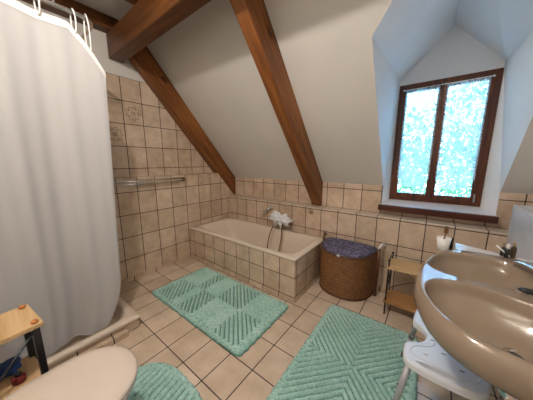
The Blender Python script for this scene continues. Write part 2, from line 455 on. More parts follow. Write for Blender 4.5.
lace(WX0 + .058, MX - .018, WZ1 - .062, 1.075, 'white lace curtain on the left window sash')
lace(MX + .030, WX1 - .066, WZ1 - .062, 1.075, 'white lace curtain on the right window sash')

# outside: trees behind the window
def tree(c, R, H, lab, seed):
    rnd = random.Random(seed)
    t = thing('tree', lab, 'tree', c, 'trees outside the window')
    V = []; F = []
    for i in range(int(1500 * R)):
        d = Vector((rnd.gauss(0, 1), rnd.gauss(0, 1), rnd.gauss(0, 1))).normalized() * (R * rnd.random() ** .45)
        p = Vector(c) + Vector((d.x, d.y, d.z * 1.15 + H)); a = Vector((rnd.gauss(0, 1), rnd.gauss(0, 1), rnd.gauss(0, 1))).normalized()
        b = a.orthogonal().normalized(); s = rnd.uniform(.07, .14); n = len(V)
        V += [p - a * s, p + b * s * .5, p + a * s, p - b * s * .5]; F.append((n, n + 1, n + 2, n + 3))
    obj('foliage', V, F, M['leaf'], t)
    MB().tube([(c[0], c[1], c[2]), (c[0] + .1, c[1], c[2] + H * .6), (c[0], c[1], c[2] + H)], [.14, .1, .05], 8).build('trunk', M['bark'], t)
tree((.7, 4.6, -3), 1.9, 4.2, 'nearer green leafy tree outside, filling the left window sash', 1)
tree((3.9, 8.8, -3), 2.6, 4.4, 'further green leafy tree outside, behind the right window sash', 2)
tree((6.4, 4.4, -3), 1.7, 4.2, 'green leafy tree outside, far to the right of the window', 3)

# ------------------------------------------------------------------ timber
def beam(name, p0, axis, up, L, w, d, mat, lab, group=None):
    """box of length L along axis from p0; w sideways, d along up"""
    ax = Vector(axis).normalized(); u = Vector(up).normalized(); s = u.cross(ax)
    bm = bmesh.new(); bmesh.ops.create_cube(bm, size=1)
    for v in bm.verts: v.co = Vector(((v.co.x + .5) * L, v.co.y * w, (v.co.z + .5) * d))
    bmesh.ops.bevel(bm, geom=bm.edges[:], offset=.006, segments=1, affect='EDGES')
    me = bpy.data.meshes.new(name); bm.to_mesh(me); bm.free(); me.materials.append(mat)
    o = link(bpy.data.objects.new(name, me))
    m3 = Matrix((ax, s, u)).transposed(); o.matrix_world = Matrix.Translation(p0) @ m3.to_4x4()
    tag(o, lab, 'beam', group); return o
sd = Vector((0, -1, SL)).normalized(); sn = Vector((0, SL, 1)).normalized()
def rafter(x0, x1, mat, lab):
    # side profile: under face by(), upper face the slope, foot cut level on the ledge
    zt = 2.66
    zt = 2.70
    prof = [(by(.792), .792), (.17, .792), (.17, 1.087), (sy(zt), zt), (-1.308, zt), (-1.308, .79 + (.13 + 1.308) * SL)]
    ax = sd
    o = Vector((x0, by(.792), .792))
    R = Matrix((ax, Vector((1, 0, 0)), ax.cross(Vector((1, 0, 0))))).transposed()
    bm = bmesh.new(); loops = []
    for x in (x0, x1): loops.append([bm.verts.new(R.transposed() @ (Vector((x, y, z)) - o)) for y, z in prof])
    n = len(prof)
    bm.faces.new(loops[0][::-1]); bm.faces.new(loops[1])
    for i in range(n): bm.faces.new((loops[0][i], loops[0][(i + 1) % n], loops[1][(i + 1) % n], loops[1][i]))
    bmesh.ops.recalc_face_normals(bm, faces=bm.faces[:])
    bmesh.ops.bevel(bm, geom=bm.edges[:], offset=.005, segments=1, affect='EDGES')
    me = bpy.data.meshes.new('rafter'); bm.to_mesh(me); bm.free(); me.materials.append(mat)
    ob = link(bpy.data.objects.new('rafter', me)); ob.matrix_world = Matrix.Translation(o) @ R.to_4x4()
    tag(ob, lab, 'beam', 'sloping rafters'); return ob
rafter(-.11, 0.0, M['beam'], 'brown sloping wooden rafter against the left tiled wall')
rafter(1.424, 1.536, M['beam'], 'brown sloping wooden rafter above the right end of the bathtub')
beam('purlin', (-.11, -1.375, 2.36), (1, 0, 0), (0, 0, 1), 3.5, .13, .225, M['beam_dark'], 'thick horizontal brown beam crossing under the ceiling at top left')
for x, lab in ((-.055, 'brown ceiling beam along the left wall above the shower'), (.585, 'short visible brown ceiling beam, right of the one by the wall'), (1.48, 'brown ceiling beam meeting the middle rafter')):
    beam('collar_beam', (x, -1.31, 2.588), (0, -1, 0), (0, 0, 1), 1.53, .11, .12, M['beam_dark'], lab, 'ceiling beams')

# ------------------------------------------------------------------ bathtub
t = thing('bathtub', 'beige built-in bathtub with tiled side panels along the back wall', 'bathtub', (.84, -.36, 0))
TX1, TY = 1.676, -.728
cx, cy = TX1 / 2, TY / 2
m = MB()
AN = corner_angles(.84, .366)
def q_(da, db, n, z, x=0, y=0, a=.8395, b=.3655): return rr(cx + .003 + x, cy - .003 + y, a + da, b + db, n, z, ang=AN)
R = [q_(-.03, -.03, 30, .423), q_(0, 0, 30, .424), q_(.001, .001, 30, .438), q_(-.004, -.004, 30, .444),
     q_(-.068, -.058, 8, .4445), q_(-.080, -.068, 7.5, .441), q_(-.088, -.076, 7, .43),
     q_(-.13, -.094, 5, .34, .03), q_(-.19, -.114, 4.5, .22, .05), q_(-.24, -.131, 4, .13, .065),
     q_(-.30, -.16, 3.5, .095, .075), q_(-.44, -.22, 3, .082, .08), q_(-.72, -.32, 2.5, .078, .08), q_(-.83, -.358, 2, .077, .08)]
m.rings(R, False, True); m.build('tub_shell', M['tub'], t, True)
MB().box(.0, TX1 - .001, TY + .002, TY + .02, .417, .4235).box(TX1 - .02, TX1 - .002, TY + .002, -.002, .417, .4235).build('joint', M['joint'], t)
m = MB().box(.0, TX1 - .003, TY, TY + .02, .046, .418); m.build('front_panel', M['tile_tub'], t)
m = MB().box(TX1 - .02, TX1, TY + .001, -.001, .046, .418); m.build('end_panel', M['tile_tub_end'], t)
m = MB().box(.008, TX1 + .0, TY - .006, TY + .02, 0, .047, .002).box(TX1 - .02, TX1 + .006, TY - .005, -.009, 0, .047, .002); m.build('plinth', M['tile_plinth_x'], t)
m = MB().lathe((1.30, -.052, .4445), [(.022, 0), (.022, .006), (.012, .010), (.012, .028), (.019, .034), (.019, .05), (.014, .054)], 20); m.build('filler_knob', M['chrome'], t, True)
m = MB().lathe((1.30, -.36, .076), [(.03, 0), (.03, .006), (.022, .007), (.001, .006)], 20); m.build('drain', M['chrome'], t, True)

# bath mixer tap on the wall, hand shower hose, cloth over it
t = thing('bath_mixer_tap', 'chrome bath mixer tap under white cloth above the tub', 'tap', (1.06, 0, .56))
m = MB().tube([(.97, -.062, .575), (1.17, -.062, .575)], .022, 14).tube([(1.0, 0, .575), (1.0, -.06, .575)], .02, 12).tube([(1.14, 0, .575), (1.14, -.06, .575)], .02, 12)
m.build('body', M['chrome'], t, True)
m = MB().tube(spline([(1.07, -.07, .575), (1.07, -.15, .57), (1.07, -.19, .54), (1.07, -.195, .52)]), .013, 12); m.build('spout', M['chrome'], t, True)
for x in (.955, 1.185):
    MB().lathe((x, -.062, .575), [(.012, -.012), (.026, -.010), (.028, 0), (.026, .010), (.012, .012)], 14, (1, 0, 0)).build('knob', M['chrome'], t, True)
m = MB().tube(spline([(1.04, -.07, .56), (1.0, -.13, .50), (.985, -.20, .38), (.99, -.25, .22), (1.03, -.28, .12), (1.08, -.27, .10), (1.13, -.22, .16), (1.14, -.16, .34), (1.13, -.12, .50), (1.12, -.085, .56)], 8), .0075, 8)
m.build('hose', M['hose'], t, True)
def crumple(c, R, sc, seed, amp=.5, n=40, mm=26):
    V = []; F = []
    for i in range(mm + 1):
        a = PI * i / mm
        for k in range(n):
            b = 2 * PI * k / n
            d = Vector((math.sin(a) * math.cos(b), math.sin(a) * math.sin(b), -math.cos(a)))
            q = 1 + amp * noise.noise(d * 2.6 + Vector((seed, 0, 0))) + amp * .5 * abs(noise.noise(d * 6 + Vector((seed, 3, 0))))
            V.append(Vector(c) + Vector((d.x * sc[0], d.y * sc[1], d.z * sc[2])) * R * q)
    for i in range(mm):
        for k in range(n): F.append((i * n + k, i * n + (k + 1) % n, (i + 1) * n + (k + 1) % n, (i + 1) * n + k))
    return V, F
V, F = crumple((1.08, -.105, .60), .060, (1.75, .95, .9), 3.3, 1.15)
o = obj('washcloth', V, F, M['cloth'], None, True, loc=(1.08, -.105, .56)); tag(o, 'white crumpled cloth lying over the bath tap', 'cloth')
for poly in ([(1.14, -.13, .60), (1.20, -.12, .685), (1.205, -.115, .60)], [(1.10, -.15, .57), (1.13, -.16, .495), (1.15, -.15, .57)], [(.98, -.12, .62), (.955, -.12, .57), (1.0, -.14, .585)]):
    MB().prism(poly, (0, .012, 0)).build('cloth_corner', M['cloth'], o)

t = thing('shower_handset', 'chrome hand shower in its wall holder above the bathtub', 'shower head', (.82, 0, .72))
MB().lathe((.885, 0, .715), [(.026, 0), (.026, .008), (.014, .012), (.012, .04)], 16, (0, -1, 0)).build('wall_holder', M['chrome'], t, True)
MB().tube([(.885, -.035, .725), (.84, -.055, .685), (.775, -.085, .635)], [.017, .016, .015], 12).build('handle', M['chrome'], t, True)
MB().lathe((.775, -.085, .635), [(.012, -.02), (.022, -.005), (.022, .012), (.001, .014)], 14, (-.6, -.4, -.6)).build('spray_head', M['chrome'], t, True)
t = thing('wall_hook', 'small round metal fitting on the tiled wall above the tub end', 'fitting', (1.475, 0, .735))
MB().lathe((1.475, 0, .735), [(.03, 0), (.03, .006), (.022, .014), (.012, .018), (.012, .03), (.016, .036), (.001, .04)], 18, (0, -1, 0)).build('rosette', M['brass'], t, True)

# towel rail on the left wall
t = thing('towel_rail', 'chrome double towel rail on the left tiled wall', 'towel rail', (0, -1.3, 1.115))
m = MB().tube([(.055, -1.72, 1.13), (.055, -.79, 1.13)], .012, 10); m.build('rail', M['chrome'], t, True)
m = MB().tube([(.055, -1.72, 1.098), (.055, -.79, 1.098)], .008, 10); m.build('rail', M['chrome'], t, True)
for y in (-1.70, -.785):
    MB().box(0, .066, y - .014, y + .014, 1.088, 1.142, .004).build('bracket', M['brass'] if y > -1 else M['chrome'], t)

# ------------------------------------------------------------------ shower
t = thing('shower_tray', 'beige shower tray on a tiled base behind the white curtain', 'shower tray', (.4, -2.2, 0))
sx0, sx1, sy0, sy1 = .001, .83, YN + .001, -1.752
cx, cy, a, b = (sx0 + sx1) / 2, (sy0 + sy1) / 2, (sx1 - sx0) / 2, (sy1 - sy0) / 2
AN = corner_angles(a, b)
def q_(da, n, z): return rr(cx, cy, a + da, b + da, n, z, ang=AN)
m = MB().rings([q_(-.02, 30, .076), q_(0, 30, .077), q_(0, 30, .1), q_(-.004, 30, .105), q_(-.05, 9, .105), q_(-.062, 8, .097), q_(-.085, 7, .03), q_(-.12, 5, .016), q_(-.40, 2, .012)], False, True)
m.build('tray', M['tub'], t, True)
MB().box(sx0, sx1 - .012, sy0, sy1 - .012, .001, .01).box(sx1 - .03, sx1 - .012, sy0, sy1 - .012, .002, .0725).box(sx0, sx1 - .013, sy1 - .03, sy1 - .012, .001, .0725).build('tiled_base', M['tile_base'], t)
MB().box(sx1 - .012, sx1 + .03, sy0, sy1 - .10, 0, .045, .003).build('plinth', M['tile_base'], t)

t = thing('shower_curtain', 'long white shower curtain hanging on rings at the left', 'shower curtain', (.8, -2.3, .08))
NS, NZ = 150, 60
V = []; F = []
def ctop(s):          # s: arc position, 0 at the free edge
    pts = [(0, 1.915), (.06, 2.02), (.10, 2.08), (.16, 2.15), (.28, 2.15), (.42, 2.165), (.56, 2.15), (.7, 2.165), (.85, 2.15), (1.1, 2.16)]
    for i in range(len(pts) - 1):
        if s <= pts[i + 1][0]:
            f = (s - pts[i][0]) / (pts[i + 1][0] - pts[i][0]); f = f * f * (3 - 2 * f) if i > 2 else f
            return pts[i][1] + (pts[i + 1][1] - pts[i][1]) * f
    return pts[-1][1]
def curtp(s, w):
    """s along the curtain, w 0 top .. 1 bottom"""
    yt = -1.782 - s; yb = -1.835 - s * .98
    y = yt + (yb - yt) * w ** .9
    x = .80 - .075 * w ** 1.3 + .0 * w
    x -= (.05 * w) * math.exp(-s / .07)
    amp = (.006 + .020 * w)
    x += 1.7 * amp * (math.sin(s * 13 + .9) + .35 * math.sin(s * 31 + 1 + w * 1.2) + .08 * math.sin(s * 75 + w * 3)) 
    x += .012 * math.exp(-((s - .33) / .03) ** 2) * (.4 + w)
    y += .012 * math.sin(s * 30) * w
    e_ = max(0, (w - .80) / .20); y -= .10 * e_ * e_ * math.exp(-s / .2)
    zt = ctop(s); z = zt + (.085 - zt) * w
    return (x, y, z)
for j in range(NZ + 1):
    for i in range(NS + 1):
        V.append(curtp(1.02 * i / NS, j / NZ))
for j in range(NZ):
    for i in range(NS):
        a = j * (NS + 1) + i; F.append((a, a + 1, a + NS + 2, a + NS + 1))
cur = obj('fabric', V, F, M['curtain'], t, True)
# reinforced hem along the top edge
V = []; F = []
for j in range(3):
    for i in range(NS + 1):
        p = curtp(1.02 * i / NS, j * .010); V.append((p[0] + .0035, p[1], p[2] + .002))
for j in range(2):
    for i in range(NS):
        a = j * (NS + 1) + i; F.append((a, a + 1, a + NS + 2, a + NS + 1))
obj('top_hem', V, F, M['white'], t, True)
t2 = thing('curtain_rail', 'bent chrome shower curtain rail at top left', 'curtain rail', (.8, -2.0, 2.2))
RZ = 2.215
path = [(.8, YN, RZ), (.8, -2.1, RZ), (.8, -1.89, RZ)] + [(.8 - .09 + .09 * math.cos(q), -1.89 + .09 * math.sin(q), RZ) for q in [PI / 2 * k / 8 for k in range(1, 9)]] + [(.4, -1.80, RZ), (-.11, -1.80, RZ)]
MB().tube(path, .0125, 12).build('rail', M['chrome'], t2, True)
MB().tube([(.8, -1.99, RZ), (.8, -1.99, ZC - .13), (.8, -1.99, ZC)], .006, 8).build('ceiling_support', M['chrome'], t2, True)
for k, s in enumerate((.06, .13, .28, .43, .58, .73, .88, 1.0)):
    px_, py_, pz_ = curtp(s, 0)
    cy_ = max(-2.8, min(py_, -1.85)); c = Vector((.8, cy_, (RZ + .014 + pz_ - .012) / 2)); hh = (RZ + .02 - pz_ + .014) / 2
    pts = [c + Vector((.022 * math.sin(q), (py_ - cy_) * (1 - math.cos(q)) * .0 + .006 * math.sin(q), hh * math.cos(q))) for q in [2 * PI * j / 24 for j in range(22)]]
    r_ = thing('curtain_ring', ['white curtain ring hooked at the front corner of the rail', 'white curtain ring, second from the rail corner', 'white curtain ring, third from the rail corner', 'white curtain ring further along the rail'][min(k, 3)], 'curtain ring', (.8, cy_, c.z), 'shower curtain rings')
    MB().tube(pts, .0042, 8).build('ring', M['white'], r_, True)

# ------------------------------------------------------------------ rugs
def rug(name, lab, cx, cy, hx, hy, rot, pat, dens=.006, seed=0, nexp=9, hole=None):
    nx, ny = int(2 * hx / dens), int(2 * hy / dens)
    V = []; F = []; idx = {}
    ca, sa = math.cos(rot), math.sin(rot)
    def H(u, v, e):
        edge = min(1, e / .022); prof = math.sqrt(max(0, edge * (2 - edge)))
        if e < .045: rid = .62 + .35 * noise.noise(Vector((u * 60, v * 60, seed)))
        else:
            ph = pat(u, v); rid = .5 + .5 * math.sin(2 * PI * ph)
            rid = 1 - (1 - rid) ** 2.2
        n1 = noise.noise(Vector((u * 95, v * 95, seed + 5))); n2 = noise.noise(Vector((u * 14, v * 14, seed + 9)))
        return .003 + prof * (.003 + .031 * rid + .004 * n1 + .002 * n2)
    for j in range(ny + 1):
        for i in range(nx + 1):
            u = -hx + 2 * hx * i / nx; v = -hy + 2 * hy * j / ny
            k = (abs(u / hx) ** nexp + abs(v / hy) ** nexp) ** (1 / nexp)
            lim = 1 + .012 * noise.noise(Vector((u * 30, v * 30, seed)))
            if k > 1e-6 and k > lim * .999:
                continue
            e = min(hx, hy) * (lim - k)
            if hole is not None:
                dh = hole(u, v)
                if dh < 0: continue
                e = min(e, dh)
            jx = .002 * noise.noise(Vector((u * 120, v * 120, 3))); jy = .002 * noise.noise(Vector((u * 120, v * 120, 8)))
            idx[(i, j)] = len(V)
            V.append((cx + (u + jx) * ca - (v + jy) * sa, cy + (u + jx) * sa + (v + jy) * ca, H(u, v, e)))
    for j in range(ny):
        for i in range(nx):
            q = [(i, j), (i + 1, j), (i + 1, j + 1), (i, j + 1)]
            g = [idx[a] for a in q if a in idx]
            if len(g) >= 3: F.append(tuple(g))
    # skirt down to the floor
    from collections import Counter
    cnt = Counter()
    for f in F:
        for a, b in zip(f, f[1:] + f[:1]): cnt[tuple(sorted((a, b)))] += 1
    low = {}
    for (a, b), c in list(cnt.items()):
        if c == 1:
            for q in (a, b):
                if q not in low: low[q] = len(V); V.append((V[q][0], V[q][1], .0005))
            F.append((a, b, low[b], low[a]))
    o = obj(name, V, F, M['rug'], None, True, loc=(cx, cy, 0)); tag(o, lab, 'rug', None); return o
P_ = .037
def pat1(u, v):   # diamonds: chevrons mirrored about both axes, flipped per block
    a = abs(((u + .31) % .62) - .31); b = abs(v)
    return (a * .75 + b * .75) / P_ if (u > -.2) else (a * .75 - b * .75) / P_
def pat2(u, v):
    return (abs(u) * .8 - v * .75 * (1 if v > .1 else -1)) / P_
def pat3(u, v): return (u * .97 + v * .2) / .038
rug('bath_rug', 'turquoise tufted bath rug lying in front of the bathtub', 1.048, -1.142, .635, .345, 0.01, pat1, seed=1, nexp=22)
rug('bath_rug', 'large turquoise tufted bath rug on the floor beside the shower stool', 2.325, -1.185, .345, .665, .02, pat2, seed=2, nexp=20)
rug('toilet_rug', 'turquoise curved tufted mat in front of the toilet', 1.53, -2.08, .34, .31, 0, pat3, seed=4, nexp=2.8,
    hole=lambda u, v: (math.hypot(u / .18, (v + .20) / .26) - 1) * .18)

# ------------------------------------------------------------------ toilet
t = thing('toilet', 'beige toilet with closed lid in the lower left corner', 'toilet', (1.535, -2.45, 0))
def egg(z, a, bf, bb, cy_=-2.27, n=2.25, cx_=1.542): return rr(cx_, cy_, a * .955, bf, n, z, 64, b2=bb, n2=3.5)
m = MB().rings([egg(.0, .115, .075, .30, -2.33), egg(.05, .11, .07, .30, -2.33), egg(.16, .115, .085, .30, -2.32), egg(.27, .155, .15, .30, -2.29), egg(.345, .19, .20, .28, -2.27), egg(.375, .20, .213, .26, -2.27)], True, True)
m.build('bowl', M['beige'], t, True)
MB().rings([egg(.376, .204, .217, .235), egg(.384, .208, .221, .24), egg(.394, .207, .22, .24), egg(.399, .20, .213, .235)], True, True).build('seat', M['lid'], t, True)
MB().rings([egg(.400, .205, .219, .235), egg(.404, .211, .226, .24), egg(.416, .211, .226, .24), egg(.423, .203, .218, .232), egg(.4275, .17, .185, .20), egg(.430, .10, .11, .12), egg(.4305, .01, .01, .01)], True, True).build('lid', M['lid'], t, True)
MB().box(1.40, 1.67, YN + .002, -2.66, .38, .75, .02).build('cistern', M['beige'], t)
MB().box(1.50, 1.57, YN + .05, -2.72, .752, .765, .004).build('flush_button', M['chrome'], t)
MB().tube([(1.45, -2.51, .40), (1.62, -2.51, .40)], .012, 10).build('hinge', M['chrome'], t, True)

# pine rack at the left
t = thing('side_rack', 'small pine topped rack with black metal legs beside the toilet', 'rack', (1.13, -2.5, 0))
ang = -.20
c0 = Vector((1.135, -2.545, 0)); Rz = Matrix.Rotation(.12, 4, 'Z')
def rk(x, y, z): return c0 + Rz @ Vector((x, y, z))
Mx = Matrix.Translation(c0) @ Rz
MB().box(-.125, .125, -.24, .24, .578, .600, .004, Mx).build('top_board', M['pine'], t)
MB().box(-.12, .10, -.23, .22, .304, .320, .004, Mx).build('lower_board', M['pine'], t)
for x in (-.10, .10):
    for y in (-.215, .215):
        a_ = .006
        MB().box(x - .014, x - .004, y - .012, y + .012, 0, .578, .002, Mx).box(x + .006, x + .016, y - .012, y + .012, 0, .578, .002, Mx).box(x - .006, x + .008, y - .008, y + .008, .0, .57, 0, Mx).build('leg', M['black'], t)
        MB().ball(rk(x + .005, y, .607), .014, sc=(1, 1, .75)).build('knob', M['orangewood'], t, True)
for x in (-.105, .108):
    MB().tube([rk(x, .205, .56), rk(x, -.205, .06)], .006, 8).tube([rk(x, -.205, .56), rk(x, .205, .06)], .006, 8).build('cross_brace', M['black'], t, True)
V, F = crumple(rk(-.055, .13, .348), .042, (1.25, .95, .6), 8.1, .3, 28, 18)
zmin = min(v.z for v in V); V = [v + Vector((0, 0, .321 - zmin)) for v in V]
tag(obj('blue_cloth', V, F, M['blue'], None, True, loc=rk(-.055, .13, .321)), 'dark blue folded cloth on the lower shelf of the left rack', 'cloth')
t = thing('red_bottle', 'small dark red round container beside the blue cloth on the left rack', 'bottle', rk(.055, .14, .321))
MB().lathe(rk(.055, .14, .321), [(.02, 0), (.023, .006), (.023, .03), (.014, .036)], 18).build('bottle_body', M['red'], t, True)
MB().lathe(rk(.055, .14, .357), [(.012, 0), (.012, .010), (.010, .012)], 14).build('cap', M['black'], t, True)

# ------------------------------------------------------------------ laundry basket
t = thing('laundry_basket', 'brown wicker laundry basket with dark blue padded lid beside the tub', 'laundry basket', (1.99, -.02, 0))
def D(z, a, b, back=-.012, N=96, n=2.4, cx_=1.968):
    out = []
    for k in range(N):
        q = 2 * PI * k / N; c, s = math.cos(q), math.sin(q)
        if s > 0: bb, nn = .045, 8
        else: bb, nn = b, n
        r = (abs(c / a) ** nn + abs(s / bb) ** nn) ** (-1 / nn)
        out.append((cx_ + r * c, -.058 + r * s, z))
    return out
m = MB().rings([D(.002, .268, .335), D(.03, .270, .34), D(.22, .272, .348), D(.40, .273, .352), D(.44, .273, .354)], True, False)
m.build('woven_body', M['wicker'], t, True)
m = MB().tube([Vector(p) for p in D(.447, .273, .354)][0:96], .010, 8, closed=True); m.build('rim', M['rattan'], t, True)
m = MB().tube([Vector(p) for p in D(.012, .269, .338)], .010, 8, closed=True); m.build('base_ring', M['rattan'], t, True)
m = MB().rings([D(.445, .262, .338), D(.460, .262, .338), D(.472, .245, .32), D(.478, .20, .23), D(.480, .02, .03)], True, True); lidp = m.build('lid', M['navy'], t, True)
MB().ball((1.968, -.058 - .36, .452), .013, sc=(1.3, .6, .8)).build('white_latch', M['white'], t, True)
for s in (-1, 1):
    x = 1.968 + s * (.250 if s < 0 else .28)
    MB().tube([(x + s * .015, -.13, .0), (x + s * .02, -.13, .25), (x + s * .018, -.13, .50)], .013, 10).build('post', M['rattan'], t, True)
    MB().tube(spline([(x + s * .01, -.13, .48), (x + s * .02, -.11, .515), (x + s * .03, -.07, .53), (x + s * .045, -.035, .52), (x + s * .03, -.02, .495)]), .010, 10).build('handle', M['white'] if s > 0 else M['rattan'], t, True)

# ------------------------------------------------------------------ wire and wood rack
t = thing('shelf_rack', 'small two-tier rack of wood shelves on metal posts by the basket', 'rack', (2.56, -.26, 0))
x0, x1, y0, y1 = 2.375, 2.80, -.375, -.16
for z in (.135, .452):
    b_ = MB().box(x0 - .005, x1 + .005, y0 - .01, y1 + .01, z - .017, z, .003).build('shelf_board', M['pine'] if z > .3 else M['pine_dark'], t)
for (x, y) in ((x0 + .012, y0 + .008), (x0 + .012, y1 - .008), (x1 - .012, y0 + .008), (x1 - .012, y1 - .008)):
    MB().tube([(x, y, 0), (x, y, .50)], .0065, 8).ball((x, y, .507), .011).build('post', M['iron'], t, True)
for x in (x0 + .012, x1 - .012):
    MB().tube([(x, y0 + .008, .49), (x, (y0 + y1) / 2, .515), (x, y1 - .008, .49)], .004, 8).tube([(x, y0 + .008, .42), (x, y1 - .008, .16)], .0035, 8).tube([(x, y1 - .008, .42), (x, y0 + .008, .16)], .0035, 8).build('side_brace', M['iron'], t, True)
MB().tube([(x0 + .012, y1 - .008, .42), (x1 - .012, y1 - .008, .16)], .0035, 8).tube([(x1 - .012, y1 - .008, .42), (x0 + .012, y1 - .008, .16)], .0035, 8).tube([(x0 + .012, y1 - .008, .487), (x1 - .012, y1 - .008, .487)], .0035, 8).build('back_brace', M['iron'], t, True)

# ------------------------------------------------------------------ double washbasin
t = thing('double_washbasin', 'large brown-beige double washbasin on the right wall', 'washbasin', (3.1, -1.22, .8))
top = [(3.098, -.80), (3.02, -.792), (2.93, -.788), (2.82, -.795), (2.745, -.825), (2.70, -.868), (2.664, -.94), (2.638, -1.037), (2.618, -1.14), (2.609, -1.238), (2.612, -1.364), (2.640, -1.47), (2.668, -1.53), (2.706, -1.575), (2.756, -1.604), (2.80, -1.619), (2.86, -1.632), (2.95, -1.642), (3.098, -1.645)]
far = [(2.622, -1.064), (2.638, -1.0), (2.66, -.95), (2.695, -.90), (2.74, -.868), (2.80, -.848), (2.86, -.843), (2.93, -.855), (2.985, -.89), (3.02, -.95), (3.03, -1.03), (3.015, -1.11), (2.975, -1.163), (2.90, -1.187), (2.80, -1.194), (2.72, -1.192), (2.662, -1.165), (2.63, -1.12)]
near = [(2.626, -1.36), (2.636, -1.31), (2.66, -1.274), (2.70, -1.25), (2.76, -1.237), (2.83, -1.243), (2.90, -1.265), (2.965, -1.30), (3.01, -1.36), (3.02, -1.44), (3.0, -1.53), (2.95, -1.60), (2.88, -1.616), (2.82, -1.606), (2.752, -1.585), (2.705, -1.55), (2.664, -1.495), (2.636, -1.43)]
def smooth2(poly, closed=True, n=4):
    out = []; m_ = len(poly)
    P = [Vector((p[0], p[1], 0)) for p in poly]
    rng = range(m_) if closed else range(m_ - 1)
    for i in rng:
        g = (lambda q: P[q % m_]) if closed else (lambda q: P[max(0, min(m_ - 1, q))])
        p0, p1, p2, p3 = g(i - 1), g(i), g(i + 1), g(i + 2)
        for k in range(n):
            s = k / n; q = .5 * ((2 * p1) + (p2 - p0) * s + (2 * p0 - 5 * p1 + 4 * p2 - p3) * s * s + (3 * p1 - p0 - 3 * p2 + p3) * s ** 3)
            out.append((q.x, q.y))
    if not closed: out.append(poly[-1])
    return out
topS = smooth2(top, False, 5); farS = smooth2(far); nearS = smooth2(near)
def sdist(poly, x, y):
    ins = False; d = 9; n = len(poly)
    for i in range(n):
        x1, y1 = poly[i]; x2, y2 = poly[(i + 1) % n]
        if (y1 > y) != (y2 > y) and x < (x2 - x1) * (y - y1) / (y2 - y1) + x1: ins = not ins
        dx, dy = x2 - x1, y2 - y1; L2 = dx * dx + dy * dy
        s = 0 if L2 == 0 else max(0, min(1, ((x - x1) * dx + (y - y1) * dy) / L2))
        e = math.hypot(x - x1 - s * dx, y - y1 - s * dy)
        if e < d: d = e
    return d if ins else -d
def hz(x, y):
    z = .85
    for pl_, dep in ((farS, .125), (nearS, .135)):
        d = sdist(pl_, x, y)
        if d > 0:
            q = (d + .012) / .175; q = max(0, min(1, q)); q = 1 - (1 - q) ** 2.6
            w = max(0, min(1, d / .014)); w = w * w * (3 - 2 * w)
            z = min(z, .85 - dep * q * w)
    return z
# grid inside the outline, stitched radially
ctr = (2.90, -1.22); NR = 90; outl = topS
# close along the wall side
N1 = 24
outl = outl + [(3.098, -1.645 + (.845) * k / N1) for k in range(1, N1)]
# resample evenly
def resample(poly, N):
    P = poly + [poly[0]]; L = [0]
    for a, b in zip(P, P[1:]): L.append(L[-1] + math.hypot(b[0] - a[0], b[1] - a[1]))
    out = []; j = 0
    for k in range(N):
        s = L[-1] * k / N
        while L[j + 1] < s: j += 1
        f = (s - L[j]) / (L[j + 1] - L[j] + 1e-12); out.append((P[j][0] + (P[j + 1][0] - P[j][0]) * f, P[j][1] + (P[j + 1][1] - P[j][1]) * f))
    return out
NO = 260; outl = resample(outl, NO)
rings = []
for i in range(NR):
    f = 1 - (i / NR); f = max(f, .004)
    r_ = []
    for (x, y) in outl:
        X = ctr[0] + (x - ctr[0]) * f; Y = ctr[1] + (y - ctr[1]) * f
        z = hz(X, Y)
        if i == 0: z = .845
        r_.append((X, Y, z))
    rings.append(r_)
def inset(d, z):
    out = []
    for k, (x, y) in enumerate(outl):
        a = Vector(outl[(k - 1) % NO]); b = Vector(outl[(k + 1) % NO]); tn = (b - a).normalized(); nn = Vector((-tn.y, tn.x))
        dd = d
        c = Vector((x, y)) + nn * dd
        if x > 3.09: c.x = 3.098; c.y = y
        out.append((min(c.x, 3.098), c.y, z))
    return out
# orientation: make sure positive inset means inward
a0 = inset(.02, 0)[40]; sgn = 1 if (Vector(a0[:2]) - Vector(ctr)).length < (Vector(outl[40]) - Vector(ctr)).length else -1
skirt = [inset(sgn * .14, .66), inset(sgn * .06, .70), inset(-sgn * .002, .755), inset(-sgn * .016, .785), inset(-sgn * .016, .815), inset(-sgn * .007, .84)]
m = MB().rings(skirt + rings, True, True)
m.build('basin', M['basin'], t, True)
for c in ((2.825, -1.02), (2.885, -1.405)):
    z = hz(*c) + .001
    MB().lathe((c[0], c[1], z), [(.036, 0), (.036, .003), (.027, .004), (.022, -.001 + .002)], 24, cap=False).build('drain_ring', M['chrome'], t, True)
    MB().lathe((c[0], c[1], z + .0005), [(.026, 0), (.001, .0005)], 20).build('drain_hole', M['black'], t, True)
MB().rings([rr(2.98, -1.22, .075, .085, 3, 0.0), rr(2.98, -1.22, .06, .07, 3, .1), rr(2.98, -1.22, .06, .075, 3, .55), rr(2.985, -1.22, .10, .16, 3, .68)], True, True).build('pedestal', M['basin'], t, True)
MB().tube(spline([(2.885, -1.405, .70), (2.885, -1.405, .60), (2.885, -1.40, .56), (2.90, -1.37, .54), (2.93, -1.34, .56), (2.99, -1.32, .60), (3.09, -1.32, .60)]), .016, 12).lathe((2.885, -1.405, .565), [(.022, 0), (.03, .01), (.03, .05), (.022, .06)], 16).build('drain_trap', M['chrome'], t, True)

